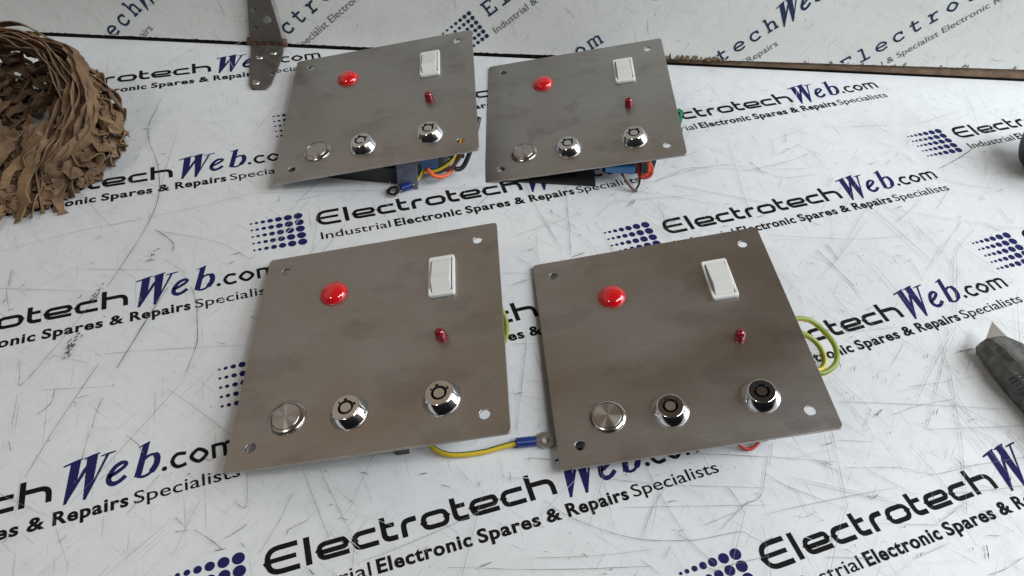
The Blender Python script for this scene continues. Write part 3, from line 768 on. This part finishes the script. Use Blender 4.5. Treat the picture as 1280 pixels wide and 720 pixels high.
# ------------------------------------------------------------------ control panels
PAN = {1: ((-115.1684, 447.3427, 26.5443), (0.9663, 0.1365, 0.2182), (-0.1428, 0.9897, 0.0132)),
       2: ((38.8979, 475.5587, 19.3512), (0.966, 0.0639, 0.2506), (-0.0688, 0.9976, 0.0108)),
       3: ((-75.9656, 229.4016, 27.7613), (0.9639, 0.137, 0.2282), (-0.1327, 0.9906, -0.0342)),
       4: ((95.9294, 252.9079, 21.6344), (0.9625, 0.1533, 0.2239), (-0.151, 0.9882, -0.0276))}
MESH = {}
def part(name, key, build, mats, parent, smooth=False, matrix=None):
    if key not in MESH:
        r = build()
        if isinstance(r, bmesh.types.BMesh):
            o = link(name, r, mats, parent, smooth, matrix); MESH[key] = o.data
            return o
        o = link_mesh(name, r, mats, parent, smooth, matrix); MESH[key] = o.data
        return o
    o = bpy.data.objects.new(name, MESH[key]); COL.objects.link(o); o.parent = parent
    if matrix is not None: o.matrix_local = matrix
    return o
def b_plate():
    return plate_mesh('faceplate', [rrect(150, 150, 2.4)] + [circle_pts(2.9, 24, (sx * 62.2, sy * 62.2)) for sx in (-1, 1) for sy in (-1, 1)], 1.6, 0.22)
def b_lamp():
    bm = bmesh.new(); lathe(bm, [(8.5, -0.2), (8.5, 0.7), (8.2, 1.7), (7.3, 3.0), (5.7, 4.05), (3.6, 4.75), (1.7, 5.05), (0, 5.1)], 40); return bm
def b_lampring():
    bm = bmesh.new(); lathe(bm, [(8.9, -0.1), (8.9, 0.35), (8.7, 0.5), (8.4, 0.55)], 40); return bm
def b_led():
    bm = bmesh.new(); lathe(bm, [(3.5, -0.2), (3.5, 0.8), (3.1, 0.95), (3.1, 4.2), (2.7, 5.7), (1.7, 6.7), (0.8, 7.1), (0, 7.2)], 24); return bm
def b_swframe():
    return plate_mesh('switch_frame', [rrect(16.0, 31.0, 1.6), rrect(12.6, 25.8, 0.6)[::-1]], 2.6, 0.5)
def b_rocker():
    bm = bmesh.new()
    prof = [(12.6, 0.2), (12.6, 3.0), (10.5, 3.6), (0.0, 4.9), (-6.2, 6.3), (-7.3, 6.2), (-11.4, 2.7), (-12.6, 2.2), (-12.6, 0.2)]
    L = [bm.verts.new((-5.7, y, z)) for y, z in prof]; Rr = [bm.verts.new((5.7, y, z)) for y, z in prof]
    for i in range(len(prof) - 1): bm.faces.new((L[i], L[i + 1], Rr[i + 1], Rr[i]))
    bm.faces.new(L[::-1]); bm.faces.new(Rr)
    bmesh.ops.recalc_face_normals(bm, faces=bm.faces[:])
    bmesh.ops.bevel(bm, geom=[e for e in bm.edges], offset=0.35, segments=2, profile=0.7, affect='EDGES')
    return bm
def b_collar():
    bm = bmesh.new()
    lathe(bm, [(10.4, -0.1), (10.5, 0.4), (10.3, 0.8), (7.6, 5.1), (7.3, 5.4), (6.9, 5.55), (5.2, 5.55)], 48); return bm
def b_face():                                   # lock face: rim, ring-shaped keyway with two notches, centre post
    bm = bmesh.new()
    lathe(bm, [(6.95, 5.5), (6.8, 5.65), (4.25, 5.65), (4.2, 5.5), (4.15, 3.2), (3.0, 3.2), (2.95, 5.35), (2.85, 5.5), (0, 5.5)], 40, mis=[0, 0, 0, 1, 1, 1, 2, 2])
    for a, w in ((95, 1.9), (18, 1.7), (140, 0.9)):
        r = Matrix.Rotation(A(a), 3, 'Z')
        box(bm, r @ Vector((4.5, 0, 5.5)), (2.1, w, 0.42), r, 0, 1)
    return bm
def b_bezel():
    bm = bmesh.new(); lathe(bm, [(10.3, -0.1), (10.4, 0.5), (10.2, 0.8), (8.5, 1.7), (8.3, 1.75), (8.15, 1.5), (8.1, 0.6)], 48); return bm
def b_cap():
    bm = bmesh.new(); lathe(bm, [(8.0, 0.6), (8.0, 1.4), (7.6, 1.85), (5.0, 2.1), (2.5, 2.2), (0, 2.22)], 48); return bm
def b_cyl(r, d):
    def f():
        bm = bmesh.new(); lathe(bm, [(0, 0), (r, 0), (r, -d * .3), (r * .88, -d * .32), (r * .88, -d), (0, -d)], 24)
        bmesh.ops.recalc_face_normals(bm, faces=bm.faces[:]); return bm
    return f
def b_box(sx, sy, sz, bev=0.6):
    def f():
        bm = bmesh.new(); box(bm, (0, 0, -sz / 2), (sx, sy, sz), None, bev); return bm
    return f
GROUP = 'steel control panels laid out on the bench'
LAB = {1: 'steel control panel beside the hinge, blue ring terminal and orange wire under it',
       2: 'steel control panel with a red wire loop under its front edge, far row, right one',
       3: 'near steel control panel with an earth wire to a blue ring terminal in front',
       4: 'near steel control panel with a black faced key lock, wire loops at its right'}
PANEL = {}
def make_panel(i):
    c, ex, ey = PAN[i]; ex = Vector(ex).normalized(); ey = Vector(ey); ey = (ey - ex * ey.dot(ex)).normalized(); ez = ex.cross(ey)
    Mx = Matrix((ex, ey, ez)).transposed().to_4x4(); Mx.translation = Vector(c) * MM
    root = empty('control_panel', Mx); tag(root, LAB[i], 'control panel', GROUP); PANEL[i] = (root, Mx)
    part('faceplate', 'plate', b_plate, M_STEEL, root, matrix=T(0, 0, -0.8))
    def depth(x, y, want, r=8):      # what fits between plate and bench under (x, y)
        lo = min((Mx @ Vector(((x + dx) * MM, (y + dy) * MM, -1.7 * MM))).z for dx in (-r, r) for dy in (-r, r)) / MM / ez.z
        return max(2.0, min(want, lo - 1.2))
    lamp = part('indicator_lamp', 'lamp', b_lamp, M_RED, root, 'all', T(-27.8, 36.6, 0)); lamp['label'] = 'red domed lens'
    part('bezel', 'lampring', b_lampring, M_REDRIM, lamp, True)
    sw = part('rocker_switch', 'sw', b_swframe, M_WHITE, root, True, T(40, 35.6, 1.3))
    part('rocker', 'rocker', b_rocker, M_WHITE2, sw, False, T(0, 0, -1.3))
    part('led', 'led', b_led, M_LED, root, True, T(39.7, -9.4, 0))
    for j, (x, y) in enumerate(((-10.0, -49.6), (39.8, -49.2))):
        lk = part('key_lock', 'collar', b_collar, M_CHROME, root, True, T(x, y, 0))
        fm = M_BLACKFACE if (i == 4 and j == 1) else M_DARKFACE if i == 4 else M_FACE
        fo = part('lock_face', 'face' + fm.name, b_face, [fm, M_HOLE, M_DARKFACE if fm is M_BLACKFACE else M_FACE], lk, True, Matrix.Rotation(A({1: 10, 2: 25, 3: 0, 4: 15}[i] + 8 * j), 4, 'Z'))
        if fm is M_BLACKFACE: lk['label'] = 'chrome key lock with black face'
    bt = part('push_button', 'bezel', b_bezel, M_BEZEL, root, True, T(-44.6, -47.2, 0))
    part('button_cap', 'cap', b_cap, M_SPUN, bt, True)
    # behind the plate
    for nm, x, y, r, d in (('lamp_body', -27.8, 36.6, 7.5, 20), ('lock_body', -10, -49.6, 9, 22), ('lock_body', 39.8, -49.2, 9, 30), ('button_body', -44.6, -47.2, 8, 8)):
        part(nm, '%s%d%.0f' % (nm, i, x), b_cyl(r, depth(x, y, d, r)), M_DGREY, root, True, T(x, y, -1.65))
    part('switch_body', 'swb%d' % i, b_box(12, 25, depth(40, 35.6, 26, 12)), M_BLACKP, root, False, T(40, 35.6, -1.65))
    return root
for i in (1, 2, 3, 4): make_panel(i)
def world_part(name, bm, mats, i, smooth=False, parent=None):      # geometry given in bench millimetres, owned by panel i
    root, Mx = PANEL[i]
    return link(name, bm, mats, parent or root, smooth, Mx.inverted() if parent is None else None)
def block(i, name, x, y, sx, sy, ang, m, want=60, z0=0.3):      # a block standing on the bench, its top just under the plate
    Mi = PANEL[i][1]; n = Mi.col[2].xyz; c = Mi.translation / MM
    rot = Matrix.Rotation(ang, 3, 'Z'); tops = []
    for a in (-1, 1):
        for b in (-1, 1):
            p = rot @ Vector((a * sx / 2, b * sy / 2, 0)) + Vector((x, y, 0)); tops.append(c.z - (n.x * (p.x - c.x) + n.y * (p.y - c.y)) / n.z)
    h = max(2.0, min(want, min(tops) - 2.4 - z0))
    bm = bmesh.new(); box(bm, (x, y, z0 + h / 2), (sx, sy, h), rot, .6); return world_part(name, bm, m, i)
def wire(name, pts, r, mats, i, stripe=None, twist=0.0):
    Mi = PANEL[i][1]; n = Mi.col[2].xyz; c = Mi.translation / MM; q = []
    for x, y, z in pts:                          # keep every wire under its plate
        lx = (Vector((x, y, z)) - c).dot(Mi.col[0].xyz); ly = (Vector((x, y, z)) - c).dot(Mi.col[1].xyz)
        if abs(lx) < 79 and abs(ly) < 79: z = min(z, c.z - (n.x * (x - c.x) + n.y * (y - c.y)) / n.z - 2.6 - r * 1.3)
        q.append((x, y, max(z, r)))
    pts = q
    bm = bmesh.new(); tube(bm, pts, r, 12, stripe, 8, twist); return world_part(name, bm, mats, i, 'all')
def ring_terminal(i, p, d, sleeve_len=11, r=2.9):
    d = Vector(d).normalized(); q = d.to_track_quat('X', 'Z').to_matrix()
    bm = bmesh.new()
    tube(bm, [Vector(p) + d * t for t in (0, 1, sleeve_len - 1, sleeve_len)], r, 14)
    sl = world_part('crimp_sleeve', bm, M_BLUECR, i, True)
    bm = bmesh.new(); e = Vector(p) + d * (sleeve_len + 6.0)
    for a, b in ((5.0, 2.3),):
        n = 24; rg = [[bm.verts.new(e + q @ Vector((rad * math.cos(2 * math.pi * t / n), rad * math.sin(2 * math.pi * t / n), z))) for t in range(n)] for rad, z in ((a, .5), (b, .5), (b, -.5), (a, -.5))]
        for s in range(4):
            for t in range(n): bm.faces.new((rg[s][t], rg[s][(t + 1) % n], rg[(s + 1) % 4][(t + 1) % n], rg[(s + 1) % 4][t]))
    box(bm, Vector(p) + d * (sleeve_len + 0.6), (2.6, 4.2, 0.9), q)
    world_part('ring_terminal', bm, M_TIN, i, False)

# panel 3: earth wire to a ring terminal lying in front, loop at the right edge, small clip
wire('earth_wire', [(-48, 200, 14), (-43, 187, 8), (-36, 176, 4.2), (-25, 172.5, 2.6), (-9, 175.5, 2.4), (4, 180.5, 2.8), (12, 183.5, 3.2)], 1.5, [M_YEL, M_GRN], 3, (3, 6), 0.0)
ring_terminal(3, (10.5, 183.0, 3.2), (0.96, 0.22, -0.04))
wire('earth_wire', [(-24, 286, 26), (-8, 270, 16), (-2, 261, 11), (-1, 250, 9), (-5, 241, 12), (-20, 240, 24)], 1.6, [M_YEL, M_OLV], 3, (0, 4), 0.04)
bm = bmesh.new(); box(bm, (-51, 172.5, 4.5), (7, 3, 9), Matrix.Rotation(.25, 3, 'Z'), .5); world_part('cable_clip', bm, M_DGREY, 3)
bm = bmesh.new(); box(bm, (-8.5, 182, 20), (9, 5, 6), Matrix.Rotation(.2, 3, 'Z'), .5); world_part('wire_connector', bm, M_BRNW, 3)
# panel 4: loops on the right, thin red wires under the front edge
wire('earth_wire', [(168, 272, 24), (184, 280, 17), (194, 279.5, 13), (203, 267, 11), (202, 254, 10), (192, 245, 10), (182, 246, 12), (170, 250, 22)], 1.7, [M_OLV, M_YEL], 4, (9, 12))
wire('earth_wire', [(170, 264, 24), (184, 269, 15), (193, 265, 11), (195.5, 255, 9), (190, 247, 10), (178, 246, 14), (166, 250, 24)], 1.7, [M_YEL, M_OLV], 4, (0, 3))
wire('red_wire', [(128, 215, 22), (131, 203, 9), (137, 195, 3), (144, 194, 2), (149, 200, 6), (152, 212, 24)], 1.0, M_REDW, 4)
wire('brown_wire', [(140, 214, 24), (143, 203, 10), (149, 199, 4), (156, 203, 6), (158, 214, 24)], 1.0, M_BRNW, 4)
# panel 1: relay block, wires and a blue ring terminal in the light under the right half
block(1, 'block_and_shade', -118, 396, 52, 22, .0, M_BLACKP)  # black block, mostly standing in for the shade under the plate
block(1, 'relay', -84, 392, 15, 22, .05, M_RELAY)
block(1, 'relay_socket', -69, 396, 12, 14, .12, M_BLUEBOX, 60, 14)
block(1, 'contact_block', -57, 428, 20, 16, .12, M_BLACKP)
wire('earth_wire', [(-48, 424, 34), (-60, 405, 28), (-71, 393, 17), (-76, 386, 8), (-81, 381, 4)], 1.6, [M_YEL, M_GRN], 1, (0, 4))
wire('earth_wire', [(-46, 420, 36), (-50, 404, 24), (-53, 396, 19), (-62, 390, 14), (-72, 388, 12)], 1.5, [M_YEL, M_GRN], 1, (0, 4))
ring_terminal(1, (-80, 382, 4.2), (-0.86, -0.5, -0.10), 9)
wire('orange_wire', [(-44, 420, 34), (-50, 399, 15), (-56, 389, 10), (-64, 386, 11), (-70, 389, 15)], 1.5, M_ORG, 1)
wire('brown_wire', [(-40, 422, 36), (-45, 405, 22), (-53, 394, 13), (-60, 393, 12)], 1.4, M_BRNW, 1)
wire('black_wire', [(-36, 424, 38), (-39, 406, 26), (-44, 395, 15), (-50, 392, 14)], 1.8, M_BLKW, 1)
# panel 2
block(2, 'block_and_shade', 22, 412, 66, 22, .06, M_BLACKP)  # black block for the dark box together with the shade around it
block(2, 'relay_socket', 71, 409.5, 22, 12, .06, M_BLUEBOX, 60, 15)
block(2, 'contact_block', 92, 430, 16, 14, .06, M_BLACKP)
wire('red_wire', [(80, 417, 36), (88, 412, 28), (94, 409, 20), (95, 408, 13), (90, 408, 10), (87, 412, 12), (88, 420, 18)], 1.8, M_REDW, 2)
wire('orange_wire', [(82, 414, 36), (90, 410, 26), (93, 407, 17), (90, 407, 12), (87, 409, 9)], 1.2, M_ORG, 2)
wire('brown_wire', [(66, 416, 28), (72, 408, 14), (82, 402, 4), (87, 401, 1.5)], 1.0, M_BRNW, 2)
wire('black_wire', [(87, 420, 26), (88, 406, 8), (86, 402, 2)], 0.8, M_BLKW, 2)
bm = bmesh.new(); box(bm, (119.5, 480, 11), (8, 8, 9), Matrix.Rotation(.5, 3, 'Z'), .8); box(bm, (122, 485, 14), (5, 5, 7), Matrix.Rotation(.9, 3, 'Z'), .6); world_part('wire_connector', bm, M_GREENP, 2)

# ------------------------------------------------------------------ shredded cardboard packing
rs = random.Random(21)
cb = bmesh.new()
def strip(bm, pts, wdir, w, th, mi=0, n=5, rag=0.12):
    P = catmull(pts, n); N = len(P); rows = []
    for i, p in enumerate(P):
        t = (P[min(i + 1, N - 1)] - P[max(i - 1, 0)]).normalized()
        wd = wdir(i / (N - 1), t) if callable(wdir) else Vector(wdir)
        wd = (wd - t * wd.dot(t)).normalized(); nm = t.cross(wd)
        ww = w * (1 + rs.gauss(0, rag))
        if p.z < th: p.z = th
        rows.append([bm.verts.new(p + wd * ww / 2 * a + nm * th / 2 * b) for a, b in ((-1, -1), (1, -1), (1, 1), (-1, 1))])
    for i in range(N - 1):
        for k_ in range(4):
            f = bm.faces.new((rows[i][k_], rows[i][(k_ + 1) % 4], rows[i + 1][(k_ + 1) % 4], rows[i + 1][k_])); f.material_index = mi
    bm.faces.new(rows[0][::-1]).material_index = mi; bm.faces.new(rows[-1]).material_index = mi
CX, CY, RX, RY = -386.0, 383.0, 85.0, 68.0
def rim(a):                  # height of the curled wall round the plan (degrees)
    d = math.degrees(a)
    return 58 * min(1, max(.25, (d + 75) / 120))
def wall(a, t, r=1.0):
    q = r * (1.0 + 0.10 * math.sin(math.pi * min(1, t)) - 0.12 * t * t)
    return Vector((CX + RX * q * math.cos(a), CY + RY * q * math.sin(a), rim(a) * t))
def jag(pts, s): return [p + Vector((rs.gauss(0, s), rs.gauss(0, s), rs.gauss(0, s))) for p in pts]
# slit cardboard opened into a lattice: wavy bands side by side, touching crest to crest and leaving slots
for lay in range(3):
    R0 = 1.0 - 0.10 * lay; nk = 36
    for k_ in range(nk):
        a0 = math.radians(-68 + 262 * k_ / (nk - 1)) + rs.gauss(0, .03)
        e1 = rs.uniform(.82, 1.04) - .1 * lay; pts = []
        for j in range(11):
            t = e1 * j / 10
            a1 = a0 + 0.06 * math.sin(j * 1.5 + math.pi * k_) + rs.gauss(0, .014)
            pts.append(wall(a1, t, R0 + 0.025 * math.sin(j * 2.1 + k_ * 1.7) + rs.gauss(0, .012)))
        rdir = Vector((math.cos(a0), math.sin(a0), .35)); tw = rs.gauss(0.4, .55); f1 = rs.uniform(5, 12)
        strip(cb, jag(pts, .7), lambda t, tg, rdir=rdir, tw=tw, f1=f1: (rdir.cross(tg)).normalized() * math.cos(tw + .7 * math.sin(f1 * t)) + rdir * math.sin(tw + .7 * math.sin(f1 * t)), rs.uniform(4, 7.5), 0.9, 1 if rs.random() < .2 else 0, 3, .22)
# ragged bands along the rim of the arch
for b in range(20):
    pts = []; r = 1.06 - 0.014 * b; d0 = rs.uniform(-60, 20) if b % 3 else -40; d1 = rs.uniform(120, 205)
    t0 = 1.06 - 0.03 * (b % 9); n_j = 14; ph = rs.uniform(0, 6)
    for j in range(n_j):
        a = math.radians(d0 + (d1 - d0) * j / (n_j - 1))
        pts.append(wall(a, t0 + .045 * math.sin(j * 1.7 + ph), r + rs.gauss(0, .02)))
    strip(cb, jag(pts, 1.1), lambda t, tg, q=rs.uniform(-.9, .6): Vector((q, -.5, .9)), rs.uniform(4, 8), 0.9, 1 if b % 4 == 1 else 0, 4, .25)
# crushed strips filling the bottom of the hollow
for b in range(90):
    x, y = CX + rs.uniform(-80, 55), CY + rs.uniform(-20, 52); L = rs.uniform(18, 42); an = rs.uniform(0, 6.28)
    if ((x - CX) / RX) ** 2 + ((y - CY) / RY) ** 2 > .72: continue
    z0 = rs.uniform(2, 20)
    pts = [Vector((x + L * t * math.cos(an + t), y + L * t * math.sin(an + t), max(1.5, z0 + 7 * math.sin(4 * t + an)))) for t in (-.5, -.25, 0, .25, .5)]
    strip(cb, jag(pts, 1.2), Vector((rs.gauss(0, 1), rs.gauss(0, 1), rs.gauss(0, 1))), rs.uniform(3, 8), 0.9, 1 if rs.random() < .1 else 0, 3, .25)
# pale torn flap hanging across the hollow
for b in range(46):
    x = rs.uniform(CX - 95, CX + 2); y = CY + 14 - .12 * (x - CX) + rs.gauss(0, 5)
    z0 = rs.uniform(28, 44); L = rs.uniform(14, 30); an = rs.gauss(-1.75, .3)
    pts = [Vector((x + L * t * math.cos(an), y + L * t * math.sin(an), z0 - L * .75 * t - 5 * t * t)) for t in (0, .3, .6, 1)]
    tw = rs.uniform(-.7, .7)
    strip(cb, jag(pts, 1.2), Vector((math.cos(tw), math.sin(tw), rs.uniform(-.3, .5))), rs.uniform(3, 9), 0.9, 1 if rs.random() < .62 else 0, 3, .3)
# strips splayed over the bench towards the front
for b in range(200):
    u = rs.random()
    x0, y0 = CX - 75 + 146 * u + rs.gauss(0, 3), CY - 12 + 14 * u - 22 * rs.random()
    L = rs.uniform(22, 66) * (1 - .1 * u); an = math.radians(-114 + 24 * u) + rs.gauss(0, .18)
    z0 = rs.uniform(4, 24) * (1 + .6 * u)
    pts = [Vector((x0 + L * t * math.cos(an), y0 + L * t * math.sin(an), max(1.5, z0 * (1 - t) + 9 * math.sin(3 * t) * rs.random()))) for t in (0, .2, .4, .6, .8, 1)]
    tw = rs.gauss(0, .8)
    strip(cb, jag(pts, 1.1), lambda t, tg, an=an, tw=tw: Vector((-math.sin(an) * math.cos(tw + t), math.cos(an) * math.cos(tw + t), math.sin(tw + t))), rs.uniform(3.5, 8), 0.9, 1 if rs.random() < .28 else 0, 3, .24)
# a few curled ends in front
for b in range(9):
    x, y = CX + rs.uniform(0, 68), CY + rs.uniform(-58, -25); R_ = rs.uniform(5, 9)
    pts = [Vector((x + R_ * math.cos(t) * .9, y + R_ * .5 * math.sin(t) - 2 * t, 8 + R_ * math.sin(t) + 0.5 * t)) for t in [q * .8 for q in range(7)]]
    strip(cb, pts, Vector((.3, 1, .1)), rs.uniform(3, 6), 0.9, 1 if b % 2 else 0, 4, .2)

carton = link('cardboard_packing', cb, [M_CARD, M_CARDL])
tag(carton, 'heap of shredded brown cardboard packing curled in the far left corner', 'packing')

# ------------------------------------------------------------------ utility knife
KM = Matrix.Translation((0.306, 0.2825, 0.0)) @ Matrix.Rotation(math.radians(-63), 4, 'Z')
knife = empty('utility_knife', KM)
tag(knife, 'grey utility knife with its blade out at the right edge of the bench', 'knife')
bm = bmesh.new()       # body along +x, nose at x=0
secs = [(0, 6, 5, -3), (2.5, 9, 7.5, -1), (12, 11.5, 9, 0), (32, 14, 10, 0), (60, 16, 10, 0), (100, 16, 10, 0), (150, 17, 10, 0)]
rows = []
for x, hw, hh, dy in secs:
    rows.append([bm.verts.new((x + (5 if x < 5 and math.cos(a) > 0 else 0) * math.cos(a), dy + hw * math.copysign(abs(math.cos(a)) ** .38, math.cos(a)), 10.3 + (hh - (2.6 if math.sin(a) > 0 and math.cos(a) < -.2 else 0)) * math.copysign(abs(math.sin(a)) ** .38, math.sin(a)))) for a in [2 * math.pi * (q + .5) / 16 for q in range(16)]])
for i in range(len(rows) - 1):
    for q in range(16): bm.faces.new((rows[i][q], rows[i + 1][q], rows[i + 1][(q + 1) % 16], rows[i][(q + 1) % 16]))
bm.faces.new(rows[0]); bm.faces.new(rows[-1][::-1])
bmesh.ops.recalc_face_normals(bm, faces=bm.faces[:])
kb = link('body', bm, M_KNIFE, knife, True)
bm = bmesh.new()
for q in range(5): box(bm, (27 + q * 2.6, -12.4, 14.5), (1.0, 4.5, 7), Matrix.Rotation(-.3, 3, 'X'), .3)
link('grip_ribs', bm, M_KNIFE, kb)
bm = bmesh.new(); box(bm, (44, 4, 20.6), (26, 8, 1.6), None, .5)
for q in range(6): box(bm, (35 + q * 3.4, 4, 22), (1.2, 8, 1.8), None, .3)
link('slider', bm, M_BLACKP, knife)
me = plate_mesh('blade', [[(-9, 8.8), (3, -9.5), (14, -8), (14, 8), (8, 8.5)]], 0.7, 0.12)
link_mesh('blade', me, M_BLADE, knife, matrix=T(0, 0.5, 12.5) @ Matrix.Rotation(math.radians(12), 4, 'X'))

# ------------------------------------------------------------------ unidentified black rounded object at the right edge
bm = bmesh.new()
prof = [(0, 0), (15, 0.5), (22, 3), (25, 8), (26, 20), (24.5, 26), (26, 32), (26, 70), (22, 90), (0, 92)]
lathe(bm, prof, 40)
bmesh.ops.recalc_face_normals(bm, faces=bm.faces[:])
o = link('black_rounded_object', bm, mat('dark_blue_black', (0.010, 0.012, 0.020), 0.5), None, True, Matrix.Translation((0.4025, 0.480, 0.0265)) @ Matrix.Rotation(math.radians(-8), 4, 'Z') @ Matrix.Rotation(math.radians(90), 4, 'Y'))
tag(o, 'black rounded object lying half out of view at the right', 'rounded object')
